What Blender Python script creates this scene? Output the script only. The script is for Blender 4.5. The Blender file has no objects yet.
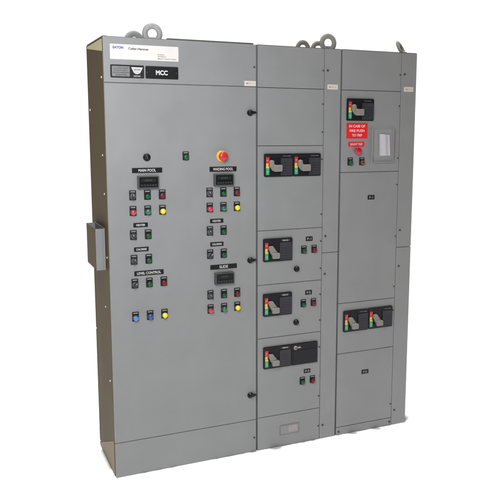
import bpy, bmesh, math, random
from mathutils import Vector, Matrix
random.seed(7)
IN = 0.0254
Z0 = 1.108            # floor level in the inch frame used below
S = bpy.context.scene
COL = S.collection

# ------------------------------------------------------------------ materials
def principled(name, col, rough=0.5, metal=0.0, spec=0.5, coat=0.0, noise=0.0, nscale=4.0, bump=0.0, bscale=300.0,
               trans=0.0, emis=None, estr=0.0):
    m = bpy.data.materials.new(name); m.use_nodes = True
    nt = m.node_tree; b = nt.nodes['Principled BSDF']
    b.inputs['Base Color'].default_value = (*col, 1)
    b.inputs['Roughness'].default_value = rough
    b.inputs['Metallic'].default_value = metal
    b.inputs['Specular IOR Level'].default_value = spec
    b.inputs['Coat Weight'].default_value = coat
    b.inputs['Transmission Weight'].default_value = trans
    if emis:
        b.inputs['Emission Color'].default_value = (*emis, 1); b.inputs['Emission Strength'].default_value = estr
    geo = nt.nodes.new('ShaderNodeNewGeometry')
    if noise:
        n = nt.nodes.new('ShaderNodeTexNoise'); n.inputs['Scale'].default_value = nscale
        n.inputs['Detail'].default_value = 5; n.inputs['Roughness'].default_value = 0.6
        nt.links.new(geo.outputs['Position'], n.inputs['Vector'])
        r = nt.nodes.new('ShaderNodeMapRange')
        r.inputs['From Min'].default_value = 0.3; r.inputs['From Max'].default_value = 0.7
        r.inputs['To Min'].default_value = 1 - noise; r.inputs['To Max'].default_value = 1 + noise
        nt.links.new(n.outputs['Fac'], r.inputs['Value'])
        mx = nt.nodes.new('ShaderNodeMix'); mx.data_type = 'RGBA'; mx.blend_type = 'MULTIPLY'
        mx.inputs['Factor'].default_value = 1
        mx.inputs['A'].default_value = (*col, 1)
        nt.links.new(r.outputs['Result'], mx.inputs['B'])
        nt.links.new(mx.outputs['Result'], b.inputs['Base Color'])
        r2 = nt.nodes.new('ShaderNodeMapRange')
        r2.inputs['From Min'].default_value = 0.3; r2.inputs['From Max'].default_value = 0.7
        r2.inputs['To Min'].default_value = max(0.02, rough - 0.05); r2.inputs['To Max'].default_value = rough + 0.05
        nt.links.new(n.outputs['Fac'], r2.inputs['Value'])
        nt.links.new(r2.outputs['Result'], b.inputs['Roughness'])
    if bump:
        n2 = nt.nodes.new('ShaderNodeTexNoise'); n2.inputs['Scale'].default_value = bscale
        n2.inputs['Detail'].default_value = 2
        nt.links.new(geo.outputs['Position'], n2.inputs['Vector'])
        bp = nt.nodes.new('ShaderNodeBump'); bp.inputs['Strength'].default_value = bump
        bp.inputs['Distance'].default_value = 0.0006
        nt.links.new(n2.outputs['Fac'], bp.inputs['Height'])
        nt.links.new(bp.outputs['Normal'], b.inputs['Normal'])
    return m

GREY   = principled('grey_enamel', (0.214, 0.2185, 0.222), 0.44, noise=0.045, nscale=5.0, bump=0.25, bscale=420, spec=0.35)
GREY2  = principled('grey_enamel_frame', (0.198, 0.202, 0.206), 0.5, noise=0.04, nscale=4.0, bump=0.25, bscale=420, spec=0.35)
GAP    = principled('black_gasket', (0.075, 0.075, 0.075), 0.9, spec=0.1)
LIP    = principled('dark_top_steel', (0.07, 0.07, 0.06), 0.6, noise=0.2, nscale=15)
BROWN  = principled('side_steel_warm_shade', (0.085, 0.061, 0.026), 0.62, spec=0.12, noise=0.14, nscale=7, bump=0.2, bscale=250)  # dim warm shade and brown reflections of the left side put into the colour
OLIVE  = principled('painted_top_reflection', (0.50, 0.47, 0.27), 0.5, spec=0.3, noise=0.15, nscale=60)  # bright ceiling reflection put into the colour
OLIVE2 = principled('painted_floor_reflection', (0.15, 0.113, 0.048), 0.55, spec=0.3, noise=0.15, nscale=40)  # floor reflection put into the colour
ZINC   = principled('zinc_steel', (0.27, 0.27, 0.272), 0.6, metal=0.0, noise=0.15, nscale=90, bump=0.3, bscale=300)
ZINCD  = principled('dull_cast_steel', (0.21, 0.207, 0.185), 0.65, metal=0.0, noise=0.2, nscale=90, bump=0.3, bscale=300)
BLACK  = principled('black_plastic', (0.007, 0.007, 0.008), 0.42, spec=0.22, noise=0.1, nscale=50)
BLACKM = principled('black_matt_plastic', (0.013, 0.013, 0.016), 0.55, spec=0.2, noise=0.1, nscale=50)
CHAR   = principled('charcoal_plastic', (0.028, 0.029, 0.036), 0.5, spec=0.25, noise=0.1, nscale=50)
MOULD  = principled('grey_moulded_plastic', (0.055, 0.055, 0.058), 0.5, spec=0.3, noise=0.1, nscale=40)
SCREEN = principled('dark_display_glass', (0.005, 0.006, 0.006), 0.3, spec=0.2)
LCD    = principled('dim_lcd', (0.010, 0.016, 0.013), 0.4, spec=0.15)
LEVER  = principled('beige_grey_lever', (0.19, 0.178, 0.165), 0.5, noise=0.05, nscale=60)
RED    = principled('red_plastic', (0.42, 0.02, 0.014), 0.35)
SIGNR  = principled('red_engraved_sign', (0.66, 0.008, 0.012), 0.4)
DRED   = principled('dark_red_cap', (0.13, 0.006, 0.014), 0.4, spec=0.3)
ROSE   = principled('rose_red_lens', (0.42, 0.03, 0.05), 0.25, coat=0.3)
GREEN  = principled('green_cap', (0.004, 0.07, 0.025), 0.4, spec=0.3)
LGREEN = principled('sea_green_lens', (0.012, 0.13, 0.065), 0.25, coat=0.3)
YEL    = principled('yellow_lens', (0.70, 0.55, 0.01), 0.35, coat=0.1)
YELR   = principled('yellow_ring_plastic', (0.62, 0.33, 0.015), 0.45)
BLUE   = principled('pale_blue_lens', (0.06, 0.19, 0.42), 0.25, coat=0.3)
NAVY   = principled('navy_blue_lens', (0.012, 0.05, 0.22), 0.25, coat=0.3)
STRR   = principled('strip_red', (0.55, 0.02, 0.02), 0.4)
STRY   = principled('strip_yellow', (0.66, 0.45, 0.07), 0.4)
STRG   = principled('strip_green', (0.03, 0.32, 0.16), 0.4)
WHITE  = principled('white_ink', (0.58, 0.58, 0.57), 0.5)
PALEI  = principled('grey_ink', (0.25, 0.25, 0.25), 0.5)
SOFT   = principled('worn_white_ink', (0.34, 0.34, 0.33), 0.5)
PLATE  = principled('white_nameplate', (0.60, 0.575, 0.55), 0.4, noise=0.02, nscale=20)
TAGM   = principled('cream_tag', (0.55, 0.51, 0.47), 0.5, noise=0.05, nscale=60)
INKB   = principled('blue_ink', (0.02, 0.05, 0.35), 0.5)
INKK   = principled('black_ink', (0.05, 0.045, 0.05), 0.5)
BRUSH  = principled('etched_grey_plate', (0.16, 0.16, 0.165), 0.4, metal=0.4, noise=0.25, nscale=120)
PAPER  = principled('paper', (0.74, 0.73, 0.77), 0.7, noise=0.03, nscale=40)
PINKY  = principled('faded_rating_label', (0.30, 0.27, 0.265), 0.5, noise=0.06, nscale=60)
SILV   = principled('bright_screw', (0.75, 0.75, 0.72), 0.3, metal=0.8)
FLOORM = principled('white_floor', (0.94, 0.94, 0.94), 0.9, spec=0.0)
# clear acrylic of the print pocket
ACR = bpy.data.materials.new('clear_acrylic'); ACR.use_nodes = True
_n = ACR.node_tree; _b = _n.nodes['Principled BSDF']
_b.inputs['Base Color'].default_value = (0.8, 0.82, 0.82, 1); _b.inputs['Roughness'].default_value = 0.12
_b.inputs['Alpha'].default_value = 0.03

# ------------------------------------------------------------------ mesh builder (inches)
class MB:
    def __init__(s): s.bm = bmesh.new(); s.mats = []
    def mi(s, m):
        if m not in s.mats: s.mats.append(m)
        return s.mats.index(m)
    def _merge(s, b2, m, smooth=False):
        i = s.mi(m)
        for f in b2.faces: f.material_index = i; f.smooth = smooth
        me = bpy.data.meshes.new('tmp'); b2.to_mesh(me); b2.free()
        s.bm.from_mesh(me); bpy.data.meshes.remove(me)
    def box(s, x0, x1, y0, y1, z0, z1, m, bev=0.0, seg=2):
        b = bmesh.new(); bmesh.ops.create_cube(b, size=1)
        for v in b.verts:
            v.co = Vector(((x0+x1)/2 + v.co.x*(x1-x0), (y0+y1)/2 + v.co.y*(y1-y0), (z0+z1)/2 + v.co.z*(z1-z0)))
        if bev: bmesh.ops.bevel(b, geom=b.edges[:], offset=bev, segments=seg, profile=0.5, affect='EDGES')
        s._merge(b, m); return s
    def prism(s, pts, y0, y1, m, bev=0.0):          # outline in x,z, thickness in y
        b = bmesh.new()
        vs = [b.verts.new((p[0], y0, p[1])) for p in pts]
        f = b.faces.new(vs); r = bmesh.ops.extrude_face_region(b, geom=[f])
        for v in [g for g in r['geom'] if isinstance(g, bmesh.types.BMVert)]: v.co.y = y1
        bmesh.ops.recalc_face_normals(b, faces=b.faces[:])
        if bev:
            fr = [e for e in b.edges if all(abs(v.co.y-min(y0, y1)) < 1e-6 for v in e.verts)]
            bmesh.ops.bevel(b, geom=fr, offset=bev, segments=2, profile=0.5, affect='EDGES')
        s._merge(b, m); return s
    def rrect(s, x0, x1, z0, z1, y0, y1, rad, m, bev=0.0):
        pts = []
        for cx, cz, a0 in ((x1-rad, z1-rad, 0), (x0+rad, z1-rad, 90), (x0+rad, z0+rad, 180), (x1-rad, z0+rad, 270)):
            for k in range(6):
                a = math.radians(a0 + 18*k); pts.append((cx+rad*math.cos(a), cz+rad*math.sin(a)))
        return s.prism(pts, y0, y1, m, bev)
    def lathe(s, prof, m, cx=0, cz=0, n=28):           # prof: (radius, y), axis along y, towards the viewer is -y
        b = bmesh.new(); rings = []
        for r, y in prof:
            if r < 1e-5: rings.append([b.verts.new((cx, y, cz))])
            else: rings.append([b.verts.new((cx+r*math.cos(2*math.pi*k/n), y, cz+r*math.sin(2*math.pi*k/n))) for k in range(n)])
        for a, c in zip(rings, rings[1:]):
            for k in range(n):
                q = (k+1) % n
                if len(a) == 1: b.faces.new((a[0], c[k], c[q]))
                elif len(c) == 1: b.faces.new((a[k], a[q], c[0]))
                else: b.faces.new((a[k], a[q], c[q], c[k]))
        bmesh.ops.recalc_face_normals(b, faces=b.faces[:])
        s._merge(b, m, True); return s
    def torus(s, R, r, m, c=(0, 0, 0), flat=1.0, n=40, k=14):   # ring in x,z
        b = bmesh.new(); g = []
        for i in range(n):
            a = 2*math.pi*i/n; row = []
            for j in range(k):
                t = 2*math.pi*j/k
                q = R + r*math.cos(t)
                row.append(b.verts.new((c[0]+q*math.cos(a), c[1]+r*flat*math.sin(t), c[2]+q*math.sin(a))))
            g.append(row)
        for i in range(n):
            for j in range(k):
                b.faces.new((g[i][j], g[(i+1) % n][j], g[(i+1) % n][(j+1) % k], g[i][(j+1) % k]))
        bmesh.ops.recalc_face_normals(b, faces=b.faces[:])
        s._merge(b, m, True); return s
    def vcyl(s, r, z0, z1, m, c=(0, 0), n=20):
        b = bmesh.new()
        bmesh.ops.create_cone(b, cap_ends=True, segments=n, radius1=r, radius2=r, depth=z1-z0)
        for v in b.verts: v.co += Vector((c[0], c[1], (z0+z1)/2))
        s._merge(b, m); return s
    def text(s, body, cx, cz, y, h, m, wmax=None, bold=0.0, align='CENTER'):
        cu = bpy.data.curves.new('t', 'FONT'); cu.body = body; cu.align_x = align; cu.align_y = 'CENTER'
        cu.size = 1.0; cu.extrude = 0.0; cu.offset = bold; cu.resolution_u = 3
        o = bpy.data.objects.new('t', cu); COL.objects.link(o)
        bpy.context.view_layer.update()
        me = bpy.data.meshes.new_from_object(o.evaluated_get(bpy.context.evaluated_depsgraph_get()))
        xs = [v.co.x for v in me.vertices]; ys = [v.co.y for v in me.vertices]
        k = h/(max(ys)-min(ys)); kx = k
        if wmax: kx = wmax/(max(xs)-min(xs))
        ym = (max(ys)+min(ys))/2; xm = (max(xs)+min(xs))/2 if align == 'CENTER' else min(xs)
        i = s.mi(m)
        b = bmesh.new(); b.from_mesh(me)
        for v in b.verts: v.co = Vector((cx+(v.co.x-xm)*kx, y, cz+(v.co.y-ym)*k))
        for f in b.faces:
            f.normal_update()
            if f.normal.y > 0: f.normal_flip()
        bpy.data.objects.remove(o); bpy.data.curves.remove(cu); bpy.data.meshes.remove(me)
        s._merge(b, m); return s
    def mesh(s, name):
        for v in s.bm.verts: v.co *= IN
        me = bpy.data.meshes.new(name); s.bm.to_mesh(me); s.bm.free()
        for m in s.mats: me.materials.append(m)
        return me

ABS = {}
def place(o, parent, at):
    COL.objects.link(o)
    a = Vector(at); ABS[o.name] = a
    if parent:
        o.parent = parent; o.location = (a-ABS[parent.name])*IN
    else: o.location = Vector((a.x, a.y, a.z-Z0))*IN
    return o
def thing(name, label, cat, at, group=None):
    o = bpy.data.objects.new(name, None); o.empty_display_size = 0.1
    o['label'] = label; o['category'] = cat
    if group: o['group'] = group
    return place(o, None, at)
def part(name, mb, parent, at=(0, 0, 0), label=None):
    me = mb if isinstance(mb, bpy.types.Mesh) else mb.mesh(name)
    o = bpy.data.objects.new(name, me)
    if label: o['label'] = label
    return place(o, parent, at)

# ------------------------------------------------------------------ shared little pieces (origin at their centre, on the door face y=0)
DEPTH = 17.9
def panel(parent, x0, x1, z0, z1, name, mat=GREY, label=None, y0=0.0):
    """sheet metal door or cover with folded, slightly rounded edges"""
    b = MB(); b.box(x0-0.025, x1+0.025, y0, 0.62, max(z0-0.03, Z0+0.02), z1+0.03, mat, 0.06, 3)
    return part(name, b, parent, (0, 0, 0), label)

_cache = {}
def cached(key, fn):
    if key not in _cache: _cache[key] = fn()
    return _cache[key]

def legend_mesh(w, h):
    b = MB(); b.rrect(-w/2, w/2, -h/2, h/2, -0.09, 0.0, 0.1, BLACKM, 0.02)
    b.box(-w*0.33, w*0.33, -0.095, -0.088, h*0.31, h*0.41, PALEI)
    return b.mesh('legend_plate')
def cap_mesh(mat, lens):
    b = MB()
    if lens:
        b.lathe([(0.60, -0.09), (0.60, -0.3), (0.52, -0.36)], MOULD)
        b.lathe([(0.53, -0.30), (0.53, -0.62), (0.46, -0.80), (0.28, -0.90), (0, -0.93)], mat)
    else:
        b.lathe([(0.62, -0.09), (0.62, -0.34), (0.56, -0.42), (0.50, -0.42), (0.50, -0.34)], BLACKM)
        b.lathe([(0.49, -0.25), (0.49, -0.58), (0.43, -0.66), (0, -0.69)], mat)
    return b.mesh('button_cap')
def knob_mesh():
    b = MB()
    b.lathe([(0.62, -0.09), (0.62, -0.34), (0.54, -0.44), (0, -0.44)], MOULD)
    b.prism([(-0.20, -0.50), (0.20, -0.50), (0.15, 0.52), (-0.15, 0.52)], -0.95, -0.42, CHAR, 0.05)
    b.box(-0.04, 0.04, -0.965, -0.94, 0.1, 0.48, WHITE)
    return b.mesh('selector_knob')
NAMEC = {}
def button(parent, x, z, kind, small=False):
    """kind: (material, word, lens) or 'sel'"""
    w, h = (1.30, 1.75) if small else (1.36, 1.95)
    lm = cached(('leg', small), lambda: legend_mesh(w, h))
    if kind == 'sel':
        p = part('selector_switch', lm, parent, (x, 0, z), 'black selector switch with a small knob')
        c = part('selector_knob', cached('knob', knob_mesh), p, (x, 0, z-0.22))
        c.rotation_euler = (0, math.radians(random.choice((-35, 0, 35))), 0)
        return p
    mat, word, lens = kind
    p = part('pilot_light' if lens else 'push_button', lm, parent, (x, 0, z), word)
    part('lens' if lens else 'button_cap', cached((mat.name, lens), lambda: cap_mesh(mat, lens)), p, (x, 0, z-0.28))
    return p
kG = (GREEN, 'green push button on a black legend plate', False)
kD = (DRED, 'dark red push button on a black legend plate', False)
kR = (ROSE, 'rose red pilot light on a black legend plate', True)
kS = (LGREEN, 'sea green pilot light on a black legend plate', True)
kY = (YEL, 'bright yellow pilot light on a black legend plate', True)
kB = (BLUE, 'pale blue pilot light on a black legend plate', True)
kN = (NAVY, 'navy blue pilot light on a black legend plate', True)

def strip_label(parent, x0, x1, z0, z1, txt, tw=None, th=None, mat=BLACK, ink=WHITE, name='engraved_label', label=None):
    cx, cz = (x0+x1)/2, (z0+z1)/2
    b = MB(); w, h = (x1-x0), (z1-z0)
    b.rrect(-w/2, w/2, -h/2, h/2, -0.07, 0.0, 0.06, mat, 0.015)
    b.text(txt, 0, 0, -0.076, th or h*0.52, ink, tw or w*0.62, 0.012)
    return part(name, b, parent, (cx, 0, cz), label or 'black engraved label reading %s' % txt)

def fastener(parent, x, z, r=0.26, bright=False):
    def mk():
        b = MB(); b.lathe([(r, -0.0), (r, -0.09), (r*0.8, -0.15), (0, -0.15)], SILV if bright else CHAR)
        b.box(-r*0.7, r*0.7, -0.158, -0.15, -0.03, 0.03, GAP)
        return b.mesh('fastener')
    return part('fastener', cached(('fast', r, bright), mk), parent, (x, 0, z))

def latch_mesh():
    b = MB()
    b.lathe([(0.66, 0), (0.66, -0.16), (0.5, -0.26), (0.42, -0.62), (0.33, -0.7), (0, -0.7)], BLACK)
    b.prism([(-0.35, -0.36), (0.25, -0.34), (1.25, -0.04), (1.25, 0.26), (0.2, 0.38), (-0.35, 0.34)], -0.68, -0.30, BLACK, 0.06)
    return b.mesh('latch_handle')
def latch(parent, x, z):
    return part('latch_handle', cached('latch', latch_mesh), parent, (x, 0, z))

def bezel_mesh(w=6.72, h=4.95, pos='down'):
    b = MB()
    b.rrect(0, w, 0, h, -0.38, 0.0, 0.28, BLACK, 0.07)
    b.rrect(0.17, 1.28, 0.22, h-0.35, -0.40, -0.375, 0.08, BLACKM)
    # raised cover at the right with a printed line on its head
    b.rrect(3.75, w-0.22, 0.3, h-0.95, -0.62, -0.37, 0.18, CHAR, 0.06)
    for k in range(5):
        b.box(4.0, w-0.5, -0.632, -0.615, 0.65+0.55*k, 0.70+0.55*k, BLACK)
    # recess rim round the lever
    b.prism([(1.45, h-0.5), (3.5, h-0.5), (3.5, h-0.66), (1.45, h-0.66)], -0.46, -0.37, BLACKM)
    b.lathe([(1.02, -0.37), (1.02, -0.44), (0.92, -0.50), (0.6, -0.50)], BLACKM, 1.95, 2.55)
    return b
def strip_mesh():
    b = MB()
    b.box(0.35, 1.08, -0.44, -0.40, 2.85, 4.15, STRR)
    b.box(0.35, 1.08, -0.44, -0.40, 1.85, 2.85, STRY)
    b.box(0.35, 1.08, -0.44, -0.40, 0.45, 1.85, STRG)
    b.text('OFF', 0.715, 3.5, -0.445, 0.2, WHITE, 0.5)
    b.text('TRIP', 0.715, 2.3, -0.445, 0.2, INKK, 0.5)
    b.text('ON', 0.715, 1.1, -0.445, 0.2, WHITE, 0.4)
    return b.mesh('position_strip')
def lever_mesh(flat):
    b = MB()
    if flat:      # level lever
        b.lathe([(0.50, -0.45), (0.50, -0.95), (0.42, -1.05), (0, -1.05)], LEVER, 1.55, 3.05)
        b.prism([(1.1, 3.35), (1.6, 3.5), (2.2, 2.55), (2.2, 1.35), (1.7, 1.3), (1.0, 2.3)], -1.15, -0.62, LEVER, 0.1)
        b.rrect(1.75, 3.75, 1.15, 2.55, -1.5, -0.95, 0.25, LEVER, 0.12)
    else:
        b.lathe([(0.52, -0.45), (0.52, -0.95), (0.44, -1.05), (0, -1.05)], LEVER, 1.6, 2.95)
        b.prism([(1.05, 3.45), (1.95, 3.5), (3.0, 2.1), (3.1, 0.95), (2.0, 0.95), (1.2, 2.5)], -1.1, -0.62, LEVER, 0.1)
        b.rrect(1.75, 3.45, 0.75, 2.0, -1.45, -0.95, 0.25, LEVER, 0.12)
    return b.mesh('lever')
def head_mesh(big):
    b = MB()
    if big:
        b.rrect(-0.95, 0.95, -0.2, 0.22, -0.43, -0.37, 0.05, MOULD)
        b.text('100 A', 0, 0, -0.436, 0.3, WHITE, 1.2, 0.0)
    else:
        b.text('CUTLER-HAMMER', 0, 0, -0.386, 0.16, PALEI, 1.9, 0.01)
    return b.mesh('rating_label')
def breaker(parent, x, z, w=6.72, h=4.95, flat=False, big=False, label=None):
    p = part('breaker_operator', cached(('bez', w, h), lambda: bezel_mesh(w, h).mesh('breaker_operator')), parent, (x, 0, z), label)
    part('position_strip', cached('strip', strip_mesh), p, (x, 0, z))
    part('lever', cached(('lev', flat), lambda: lever_mesh(flat)), p, (x, 0, z))
    part('rating_label', cached(('head', big), lambda: head_mesh(big)), p, (x+5.2, 0, z+h-0.52))
    return p

def eye_mesh(mat):
    b = MB()
    b.torus(1.45, 0.55, mat, (0, 0, 1.05), 0.62)
    b.prism([(-1.15, -0.3), (1.15, -0.3), (0.75, 0.35), (-0.75, 0.35)], -0.28, 0.28, mat)
    b.vcyl(0.85, -0.5, -0.2, mat)
    return b.mesh('lifting_eye')
def eye(parent, x, y, z, mat, rot=0.0, lean=0.0, sc=1.0):
    o = part('lifting_eye', cached(('eye', mat.name), lambda: eye_mesh(mat)), parent, (x, y, z))
    o.rotation_euler = (lean, 0, rot); o.scale = (sc, sc, sc)
    return o

def housing(parent, x0, x1, ztop, mats=(GREY2,)):
    b = MB()
    zt = ztop
    b.box(x0, x1, 0.56, DEPTH, Z0+0.02, zt-0.06, GREY2, 0.05)
    b.box(x0+0.15, x1-0.15, 0.50, 0.555, Z0+0.15, zt-0.2, GAP)        # dark gasket seen in the gaps between the doors
    return part('housing', b, parent, (0, 0, 0))

# ================================================================== CONTROL CABINET (left)
ZT = 89.6
c1 = thing('control_cabinet', 'wide grey cabinet at left, tall door full of push buttons below the MCC plate', 'electrical cabinet', (15.6, 9, Z0), None)
ABS_ = ABS
housing(c1, 0.0, 31.22, ZT)
top1 = panel(c1, 0.0, 31.18, 81.22, ZT, 'top_cover')
door1 = panel(c1, 0.0, 31.18, 8.70, 81.07, 'door')
bot1 = panel(c1, 0.0, 31.18, Z0+0.03, 8.54, 'bottom_cover')
b = MB(); b.box(0.05, 0.85, 0.68, DEPTH-0.1, ZT-0.06, ZT+0.25, LIP, 0.03)
b.box(0.85, 30.6, 0.9, DEPTH-0.1, ZT-0.05, ZT+0.22, LIP, 0.03)
b.box(12.5, 30.7, 0.25, 0.9, ZT+0.002, ZT+0.36, LIP, 0.05)
part('top_plate', b, c1)
# side sheet with screws; thin plates added as reflections of ceiling light and floor
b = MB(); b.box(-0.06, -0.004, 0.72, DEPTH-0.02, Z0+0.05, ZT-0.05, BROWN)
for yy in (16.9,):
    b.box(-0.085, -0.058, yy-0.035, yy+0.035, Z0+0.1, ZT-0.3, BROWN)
side = part('side_panel', b, c1, label='side sheet with warm shade painted brown and small bright screws')
def yz_prism(mb, pts, x0, x1, m):
    bb = bmesh.new(); vs = [bb.verts.new((x0, p[0], p[1])) for p in pts]
    f = bb.faces.new(vs); r = bmesh.ops.extrude_face_region(bb, geom=[f])
    for v in [g for g in r['geom'] if isinstance(g, bmesh.types.BMVert)]: v.co.x = x1
    bmesh.ops.recalc_face_normals(bb, faces=bb.faces[:]); mb._merge(bb, m)
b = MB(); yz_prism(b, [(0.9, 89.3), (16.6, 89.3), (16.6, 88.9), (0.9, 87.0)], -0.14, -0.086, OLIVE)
part('reflection_plate', b, side, label='pale yellowish reflection painted at the top of the side')
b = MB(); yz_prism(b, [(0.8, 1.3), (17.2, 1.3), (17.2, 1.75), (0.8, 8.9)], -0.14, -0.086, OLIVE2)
part('reflection_plate', b, side, label='tan floor reflection painted at the foot of the side')
def side_screw():
    b = MB(); b.lathe([(0.2, 0), (0.2, -0.06), (0.1, -0.12), (0, -0.12)], SILV, n=14); return b.mesh('screw')
for (yy, zz) in ((2.0, 82.2), (15.6, 76.3), (3.4, 67.3), (2.8, 59.7), (17.0, 28.7), (5.3, 36.3), (3.0, 21.1), (16.9, 2.3), (2.2, 47.0)):
    o = part('screw', cached('sscr', side_screw), side, (-0.086, yy, zz)); o.rotation_euler = (0, 0, -math.pi/2)
# document box on the side
b = MB(); T = 0.08
xb0, xb1, yb0, yb1, zb0, zb1 = -2.0, -0.15, 3.4, 13.9, 44.3, 52.7
b.box(xb0, xb1, yb0, yb0+T, zb0, zb1, GREY, 0.02)
b.box(xb0, xb0+T, yb0+T+0.005, yb1-T-0.005, zb0, zb1, BROWN)  # same warm shade painted on the left face of the box
b.box(xb0, xb1, yb1-T, yb1, zb0, zb1, GREY2)
b.box(xb1-T, xb1, yb0+T+0.005, yb1-T-0.005, zb0, zb1+0.1, GREY2)
b.box(xb0+T+.005, xb1-T-.005, yb0+T+0.005, yb1-T-0.005, zb0, zb0+T, GREY2)
b.box(xb1-0.55, xb1-0.42, yb0-0.05, yb0-0.002, zb0+0.1, zb1-0.1, GREY2)
part('document_box', b, c1, label='open-topped sheet metal document box on the side')
eye(c1, 10.1, 2.3, ZT+0.25, ZINC, rot=math.radians(-6))
eye(c1, 9.5, 15.0, ZT-0.15, ZINC, rot=math.radians(8), sc=1.15)

# name plates on the top cover
b = MB(); b.rrect(-6.7, 6.7, -1.4, 1.4, -0.05, 0.0, 0.12, PLATE, 0.015)
b.text('EATON', -5.15, 0.78, -0.056, 0.5, INKB, 2.0, 0.05)
b.text('Cutler-Hammer', -1.2, 0.66, -0.056, 0.44, INKK, 4.0, 0.035)
b.text('Freedom', 2.55, -0.22, -0.056, 0.24, INKK, 1.3, 0.015, 'LEFT')
b.text('Flashgard', 2.55, -0.60, -0.056, 0.26, INKK, 1.6, 0.015, 'LEFT')
b.text('Motor Control Center', 2.55, -1.0, -0.056, 0.24, INKK, 3.7, 0.015, 'LEFT')
part('nameplate', b, top1, (7.93, 0, 86.93), 'long white nameplate with a blue word at its left')
b = MB(); b.rrect(-3.25, 3.25, -1.22, 1.22, -0.07, 0.0, 0.22, BLACKM, 0.02)
b.rrect(-2.95, 0.45, -0.95, 0.95, -0.078, -0.069, 0.1, BRUSH)
for k, wd in enumerate((2.9, 2.6, 2.9, 2.2)):
    b.box(-1.25-wd/2, -1.25+wd/2, -0.083, -0.078, 0.52-0.4*k, 0.62-0.4*k, MOULD)
b.prism([(0.75, 0.82), (3.0, 0.82), (2.45, -0.25), (2.05, -0.42), (1.7, -0.42), (1.3, -0.25)], -0.079, -0.069, WHITE)
b.text('WW', 1.87, 0.36, -0.083, 0.46, BLACKM, 1.45, 0.02)
b.box(1.35, 2.4, -0.083, -0.079, -0.12, -0.04, BLACKM)
b.text('ELECTRIC', 1.88, -0.82, -0.079, 0.24, WHITE, 1.3, 0.01)
part('maker_plate', b, top1, (4.45, 0, 83.3), 'dark grey plate with a white shield emblem')
b = MB(); b.rrect(-3.28, 3.28, -1.2, 1.2, -0.08, 0.0, 0.22, BLACK, 0.02)
b.text('MCC', -0.05, 0.0, -0.086, 0.92, WHITE, 2.35, 0.035)
for sx in (-2.9, 2.9): b.lathe([(0.1, -0.08), (0.08, -0.1), (0, -0.1)], MOULD, sx, 0, 12)
part('title_plate', b, top1, (11.25, 0, 83.28), 'black plate reading MCC')
def tag(parent, x, z, txt):
    b = MB(); b.rrect(-1.28, 1.28, -0.52, 0.52, -0.03, 0, 0.05, TAGM, 0.01)
    b.text(txt, 0, 0, -0.036, 0.34, PALEI, 1.7, 0.01)
    return part('section_tag', b, parent, (x, 0, z), 'small cream tag')
tag(top1, 29.85, 81.78, 'MCC-1')
fastener(top1, 30.75, 85.1, 0.2); fastener(bot1, 30.75, 4.4, 0.2)
for z in (75.83, 44.73, 14.47): latch(door1, 29.8, z)

# devices on the left door
P = door1
b = MB(); b.lathe([(0.75, 0), (0.75, -0.2), (0.68, -0.3), (0.45, -0.32), (0.45, -0.55), (0.36, -0.6), (0, -0.6)], BLACK)
b.box(-0.06, 0.06, -0.61, -0.59, -0.25, 0.25, MOULD)
part('key_switch', b, P, (7.84, 0, 66.9), 'round black key switch')
button(P, 15.82, 67.1, kG, True)
b = MB(); b.lathe([(1.15, 0), (1.15, -0.22), (1.02, -0.3), (0.6, -0.3)], YELR)
es = part('emergency_stop', b, P, (23.5, 0, 66.94), 'emergency stop with a yellow ring')
b = MB(); b.lathe([(0.45, -0.28), (0.45, -0.8), (0.92, -0.9), (0.97, -1.15), (0.75, -1.38), (0.4, -1.5), (0, -1.52)], RED)
part('mushroom_head', b, es, (23.5, 0, 66.94), 'red mushroom head')

def display(parent, x, z):
    def mk():
        b = MB()
        b.rrect(-2.12, 2.12, -1.27, 1.27, -0.72, 0, 0.12, MOULD, 0.08)
        return b.mesh('panel_display')
    def mk2():
        b = MB(); b.rrect(-1.82, 1.9, -0.98, 1.02, -0.745, -0.70, 0.08, SCREEN)
        b.box(-1.5, 1.55, -0.75, -0.744, 0.08, 0.75, LCD)
        for k in range(6): b.box(-1.5+0.55*k, -1.12+0.55*k, -0.77, -0.744, -0.75, -0.40, CHAR, 0.02)
        b.text('0000', 0, 0.4, -0.753, 0.36, MOULD, 1.4)
        return b.mesh('screen')
    p = part('panel_display', cached('disp', mk), parent, (x, 0, z), 'dark panel display in a grey bezel')
    part('screen', cached('scr', mk2), p, (x, 0, z))
display(P, 7.93, 62.02); display(P, 23.8, 62.1); display(P, 23.8, 41.35)

strip_label(P, 4.85, 10.9, 63.85, 64.85, 'MAIN POOL', 3.5, 0.55)
for x, k in ((4.85, 'sel'), (7.8, kG), (10.8, kD)): button(P, x, 59.5, k)
for x, k in ((4.85, kR), (7.8, kS), (10.8, kY)): button(P, x, 56.4, k)
strip_label(P, 4.85, 7.75, 53.1, 53.98, 'HEATER', 1.8, 0.4)
for x, k in ((4.8, 'sel'), (7.78, kG)): button(P, x, 51.6, k)
strip_label(P, 4.85, 7.8, 48.2, 49.08, 'CHLORINE', 2.1, 0.4)
for x, k in ((4.8, 'sel'), (7.78, kG)): button(P, x, 46.6, k)
strip_label(P, 4.78, 10.78, 43.25, 44.25, 'LEVEL CONTROL', 4.9, 0.52)
for x, k in ((4.85, 'sel'), (7.8, kG), (10.8, kD)): button(P, x, 41.75, k)
for x, k in ((4.8, kB), (7.8, kN), (10.8, kY)): button(P, x, 34.95, k)

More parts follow.
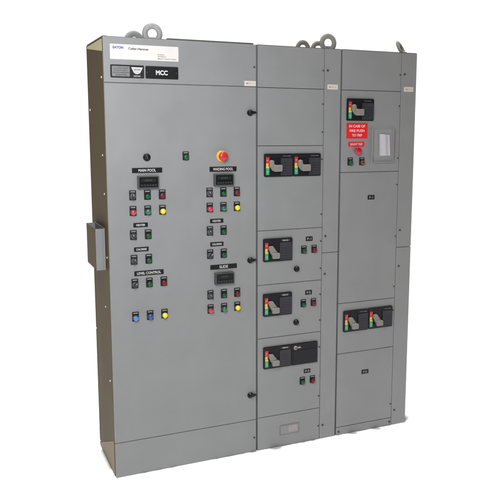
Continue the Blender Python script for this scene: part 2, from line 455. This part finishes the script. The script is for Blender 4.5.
strip_label(P, 20.85, 26.75, 63.8, 64.8, 'WADING POOL', 4.4, 0.55)
for x, k in ((20.8, 'sel'), (23.8, kG), (26.8, kD)): button(P, x, 59.55, k)
for x, k in ((20.8, kR), (23.8, kS), (26.8, kY)): button(P, x, 56.45, k)
strip_label(P, 20.85, 23.75, 53.15, 54.03, 'HEATER', 1.8, 0.4)
for x, k in ((20.8, 'sel'), (23.8, kG)): button(P, x, 51.55, k)
strip_label(P, 20.85, 23.75, 48.25, 49.13, 'CHLORINE', 2.1, 0.4)
for x, k in ((20.8, 'sel'), (23.8, kG)): button(P, x, 46.65, k)
strip_label(P, 20.8, 26.75, 43.3, 44.3, 'SLIDE', 1.9, 0.6)
for x, k in ((20.78, 'sel'), (23.8, kG), (26.8, kD)): button(P, x, 37.98, k)
for x, k in ((20.78, kR), (23.8, kS), (26.8, kY)): button(P, x, 34.92, k)

# ================================================================== MOTOR CONTROL SECTION (middle)
c2 = thing('motor_control_section', 'narrow grey cabinet in the middle, four stacked compartment doors with black breaker operators', 'electrical cabinet', (41.4, 9, Z0), None)
housing(c2, 31.52, 51.25, ZT)
U0, U1, W0, W1_ = 31.62, 47.08, 47.24, 51.2
top2 = panel(c2, U0, U1, 81.15, ZT-0.05, 'top_cover')
dA = panel(c2, U0, U1, 69.08, 80.98, 'compartment_door', label='blank upper compartment door')
dB = panel(c2, U0, U1, 51.0, 68.92, 'compartment_door', label='compartment door with two breaker operators side by side')
dC = panel(c2, U0, U1, 39.08, 50.84, 'compartment_door')
dD = panel(c2, U0, U1, 27.08, 38.92, 'compartment_door')
dE = panel(c2, U0, U1, 8.85, 26.92, 'compartment_door', label='lowest compartment door with a long black breaker plate')
bot2 = panel(c2, U0, U1, Z0+0.03, 8.69, 'bottom_cover')
wu = panel(c2, W0, W1_, 45.2, ZT-0.05, 'wireway_cover', label='upper narrow wireway cover')
wl = panel(c2, W0, W1_, Z0+0.03, 45.04, 'wireway_cover', label='lower narrow wireway cover')
b = MB(); b.box(31.6, 51.2, 0.1, DEPTH-0.1, ZT-0.045, ZT+0.12, LIP, 0.03)
part('top_plate', b, c2)
tag(wu, 49.2, 81.6, 'MCC-2')
breaker(dB, 32.95, 62.45, 6.68, 4.9, flat=True)
breaker(dB, 39.68, 62.45, 6.68, 4.9, flat=True)
for d, z in ((dC, 44.1), (dD, 31.95)):
    breaker(d, 32.78, z, 6.9, 5.05, big=True)
    strip_label(d, 43.1, 44.75, z+3.95, z+4.95, 'P-%d' % (1 if d is dC else 2), 1.0, 0.5, ink=SOFT)
    button(d, 42.62, z+2.1, kG, True); button(d, 45.15, z+2.1, kD, True)
    b = MB(); b.lathe([(0.66, 0), (0.66, -0.2), (0.55, -0.3), (0.5, -0.6), (0.4, -0.66), (0, -0.66)], BLACK)
    part('reset_knob', b, d, (40.85, 0, z-2.1))
# long plate: operator and a blank dark module on its right
breaker(dE, 32.85, 20.0, 6.75, 4.95, big=True)
b = MB(); b.rrect(0, 6.6, 0, 4.95, -0.38, 0, 0.2, BLACK, 0.06)
b.rrect(0.35, 6.3, 0.35, 3.4, -0.46, -0.37, 0.15, BLACKM, 0.04)
b.lathe([(0.5, -0.37), (0.5, -0.5), (0.4, -0.62), (0.15, -0.66), (0, -0.66)], LEVER, 1.0, 4.05)
b.lathe([(0.18, -0.6), (0.18, -0.72), (0, -0.72)], INKK, 1.0, 4.05, 12)
b.box(1.6, 2.3, -0.43, -0.375, 3.85, 4.2, PALEI)
part('blank_breaker_module', b, dE, (39.63, 0, 20.0), 'blank dark module beside the breaker operator')
strip_label(dE, 42.95, 44.6, 17.65, 18.6, 'P-3', 1.0, 0.46, ink=SOFT)
button(dE, 42.6, 15.95, kG, True); button(dE, 45.15, 15.95, kD, True)
b = MB(); b.rrect(-2.5, 2.5, -1.24, 1.24, -0.05, 0.0, 0.12, GREY2, 0.02)
b.rrect(-2.38, 2.38, -1.12, 1.12, -0.053, -0.049, 0.1, MOULD)
b.rrect(-2.3, 2.3, -1.04, 1.04, -0.07, -0.052, 0.1, GREY, 0.01)
b.rrect(-0.2, 1.9, -0.6, 0.7, -0.075, -0.069, 0.05, PINKY)
for k in range(3): b.box(-0.05, 1.7, -0.079, -0.075, 0.35-0.38*k, 0.41-0.38*k, GREY2)
part('rating_plate', b, bot2, (39.45, 0, 4.95))
for d, z in ((top2, 85.0), (dA, 77.9), (dA, 71.9), (dB, 66.0), (dB, 53.9), (dC, 47.85), (dC, 41.7), (dD, 35.7), (dD, 29.7), (dE, 23.4), (dE, 11.7), (bot2, 4.4)):
    fastener(d, 46.83, z, 0.17)
for d, z in ((wu, 85.05), (wu, 48.9), (wl, 40.3), (wl, 4.4)): fastener(d, 47.95, z, 0.24)
eye(c2, 49.1, 2.2, ZT+0.45, ZINCD, rot=math.radians(-4))
eye(c2, 49.5, 15.3, ZT+0.55, ZINCD, rot=math.radians(5))

# ================================================================== FEEDER SECTION (right)
c3 = thing('feeder_section', 'narrow grey cabinet at right end, red fire notice and pocket on its upper door', 'electrical cabinet', (61.3, 9, Z0), None)
housing(c3, 51.55, 71.0, ZT)
U0, U1, W0, W1_ = 51.65, 66.82, 66.98, 70.98
top3 = panel(c3, U0, U1, 81.15, ZT-0.05, 'top_cover')
eA = panel(c3, U0, U1, 63.08, 80.98, 'compartment_door', label='upper compartment door with the red notice')
eB = panel(c3, U0, U1, 33.08, 62.92, 'compartment_door', label='tall blank compartment door with one small tag')
eC = panel(c3, U0, U1, 21.08, 32.92, 'compartment_door', label='compartment door with two breaker operators')
eD = panel(c3, U0, U1, 3.15, 20.92, 'compartment_door', label='lowest blank compartment door')
bot3 = panel(c3, U0, U1, Z0+0.03, 2.99, 'bottom_cover')
vu = panel(c3, W0, W1_, 45.2, ZT-0.05, 'wireway_cover', label='upper narrow wireway cover')
vl = panel(c3, W0, W1_, Z0+0.03, 45.04, 'wireway_cover', label='lower narrow wireway cover')
b = MB(); b.box(51.65, 70.95, 0.1, DEPTH-0.1, ZT-0.045, ZT+0.14, LIP, 0.03)
part('top_plate', b, c3)
tag(vu, 68.95, 81.6, 'MCC-3')
breaker(eA, 52.76, 74.4, 6.85, 4.85, flat=True)
b = MB(); b.rrect(-2.7, 2.7, -1.72, 1.72, -0.08, 0.0, 0.08, SIGNR, 0.02)
for k, t in enumerate(('IN CASE OF', 'FIRE PUSH', 'TO TRIP')):
    b.text(t, 0, 1.02-1.0*k, -0.086, 0.56, WHITE, (4.1, 3.8, 2.6)[k], 0.02)
part('warning_sign', b, eA, (55.55, 0, 72.2), 'red engraved sign with three white lines')
strip_label(eA, 53.4, 57.5, 68.7, 69.75, 'SHUNT TRIP', 3.1, 0.5, SIGNR, WHITE, label='red engraved label')
b = MB(); b.lathe([(0.62, 0), (0.62, -0.2), (0.5, -0.3)], MOULD)
q = part('trip_button', b, eA, (55.75, 0, 67.7), 'red mushroom push button')
b = MB(); b.lathe([(0.42, -0.25), (0.5, -0.45), (0.84, -0.55), (0.84, -0.75), (0.6, -0.95), (0, -1.02)], principled('crimson_mushroom', (0.42, 0.012, 0.03), 0.35))
part('button_cap', b, q, (55.6, 0, 67.7))
button(eA, 53.95, 65.4, kG, True)
button(eA, 56.95, 65.4, (principled('red_brown_cap', (0.13, 0.028, 0.016), 0.35), 'red brown push button on a black legend plate', False), True)
# clear print pocket
b = MB()
b.box(59.5, 64.9, -0.62, -0.58, 65.3, 72.4, ACR)
b.box(59.25, 59.45, -0.62, 0, 65.2, 72.7, principled('frosted_pocket_edge', (0.235, 0.24, 0.24), 0.4), 0.03)
b.box(64.95, 65.1, -0.62, 0, 65.2, 72.7, GREY, 0.03)
b.box(59.46, 64.94, -0.62, 0, 65.05, 65.22, GREY, 0.03)
part('print_pocket', b, eA, label='clear acrylic print pocket')
b = MB()
zz = [(61.2, 71.55), (61.9, 71.62), (62.6, 71.5), (63.3, 71.56), (63.95, 71.4)]
pb = bmesh.new(); top = []; bt = []
for k in range(9):
    t = k/8; x = 61.25+2.75*t; yy = -0.30+0.16*math.sin(t*9.0)
    top.append(pb.verts.new((x, yy, 71.55-0.25*t))); bt.append(pb.verts.new((x+0.12+0.22*t, yy*0.8-0.06, 66.6)))
for k in range(8): pb.faces.new((top[k], top[k+1], bt[k+1], bt[k]))
r = bmesh.ops.solidify(pb, geom=pb.faces[:], thickness=0.05)
for v in pb.verts: v.co -= Vector((62.6, 0, 66.6))
b._merge(pb, PAPER)
paper = bpy.data.objects.new('folded_paper', b.mesh('folded_paper'))
paper['label'] = 'folded white paper standing in the clear pocket beside the red sign'; paper['category'] = 'paper'
place(paper, None, (62.6, -0.02, 66.6))
strip_label(eB, 58.75, 60.55, 56.7, 57.7, 'F-1', 1.0, 0.46, ink=SOFT)
strip_label(eD, 58.2, 60.1, 15.3, 16.3, 'F-2', 1.0, 0.46, ink=SOFT)
breaker(eC, 52.92, 26.15, 6.58, 5.0)
breaker(eC, 59.55, 26.2, 6.62, 5.0)
for d, z in ((top3, 84.75), (eA, 77.8), (eA, 66.0), (eB, 59.9), (eB, 47.8), (eB, 35.8), (eC, 30.0), (eD, 6.6)):
    fastener(d, 66.55, z, 0.17)
for d, z in ((vu, 84.9), (vu, 49.2), (vl, 40.6), (vl, 4.85)): fastener(d, 67.75, z, 0.24)
fastener(bot3, 52.3, 1.95, 0.24); fastener(bot3, 66.4, 2.05, 0.24)
eye(c3, 53.6, 15.3, ZT+0.55, ZINCD, rot=math.radians(-5))
eye(c3, 68.6, 2.2, ZT+0.25, ZINCD, rot=math.radians(40), lean=math.radians(-28))

# ================================================================== SETTING
b = MB(); b.box(-260, 420, -260, 420, Z0-1.0, Z0, FLOORM)
fl = bpy.data.objects.new('floor', b.mesh('floor')); fl['kind'] = 'structure'; COL.objects.link(fl)
fl.location = (0, 0, -Z0*IN)

# ------------------------------------------------------------------ world: bright white ahead, dim brown added to the left and behind to tint the side
w = bpy.data.worlds.new('World'); S.world = w; w.use_nodes = True
nt = w.node_tree; bg = nt.nodes['Background']
tc = nt.nodes.new('ShaderNodeTexCoord')
dot = nt.nodes.new('ShaderNodeVectorMath'); dot.operation = 'DOT_PRODUCT'
az = math.radians(34)
dot.inputs[1].default_value = (math.sin(az), math.cos(az), 0)
nt.links.new(tc.outputs['Generated'], dot.inputs[0])
ramp = nt.nodes.new('ShaderNodeValToRGB')
ramp.color_ramp.elements[0].position = 0.50; ramp.color_ramp.elements[0].color = (0.11, 0.085, 0.055, 1)
ramp.color_ramp.elements[1].position = 0.68; ramp.color_ramp.elements[1].color = (1.0, 1.0, 1.0, 1)
nt.links.new(dot.outputs['Value'], ramp.inputs['Fac'])
nt.links.new(ramp.outputs['Color'], bg.inputs['Color'])
bg.inputs['Strength'].default_value = 1.15

def area(name, loc, target, size, power, col=(1, 1, 1)):
    l = bpy.data.lights.new(name, 'AREA'); l.shape = 'SQUARE'; l.size = size; l.energy = power; l.color = col
    o = bpy.data.objects.new(name, l); COL.objects.link(o); o.location = loc
    o.rotation_euler = (Vector(target)-Vector(loc)).to_track_quat('-Z', 'Y').to_euler()
    return o
area('key_softbox', (-0.35, -1.75, 2.35), (0.35, 0.0, 1.25), 0.9, 49, (0.945, 0.96, 1.0))
sun = bpy.data.lights.new('added_floor_sun', 'SUN'); sun.energy = 3.65; sun.angle = math.radians(1.5)  # unseen sun added almost straight down to burn the floor out to white
so = bpy.data.objects.new('added_floor_sun', sun); COL.objects.link(so); so.rotation_euler = Vector((-0.030, -0.018, 1)).to_track_quat('Z', 'Y').to_euler()

# ------------------------------------------------------------------ camera
cx, cy, cz, yaw, pit, roll, f, PX, PY = -26.7797659, -138.536275, 72.4231246, 0.420601698, 0.151583986, 0.00394115338, 709.90536, 273.133323, 237.917632
fwd = Vector((math.sin(yaw)*math.cos(pit), math.cos(yaw)*math.cos(pit), -math.sin(pit)))
rt = Vector((math.cos(yaw), -math.sin(yaw), 0)); up = rt.cross(fwd)
rt2 = rt*math.cos(roll)+up*math.sin(roll); up2 = up*math.cos(roll)-rt*math.sin(roll)
cam = bpy.data.cameras.new('camera'); co = bpy.data.objects.new('camera', cam); COL.objects.link(co)
M = Matrix((rt2, up2, -fwd)).transposed().to_4x4(); M.translation = Vector((cx, cy, cz-Z0))*IN
co.matrix_world = M
cam.sensor_width = 36; cam.lens = f/500*36
cam.shift_x = (250-PX)/500; cam.shift_y = (PY-250)/500
cam.clip_end = 100; cam.clip_start = 0.05
S.camera = co
S.view_settings.view_transform = 'Standard'; S.view_settings.look = 'None'
S.view_settings.exposure = 0; S.view_settings.gamma = 1
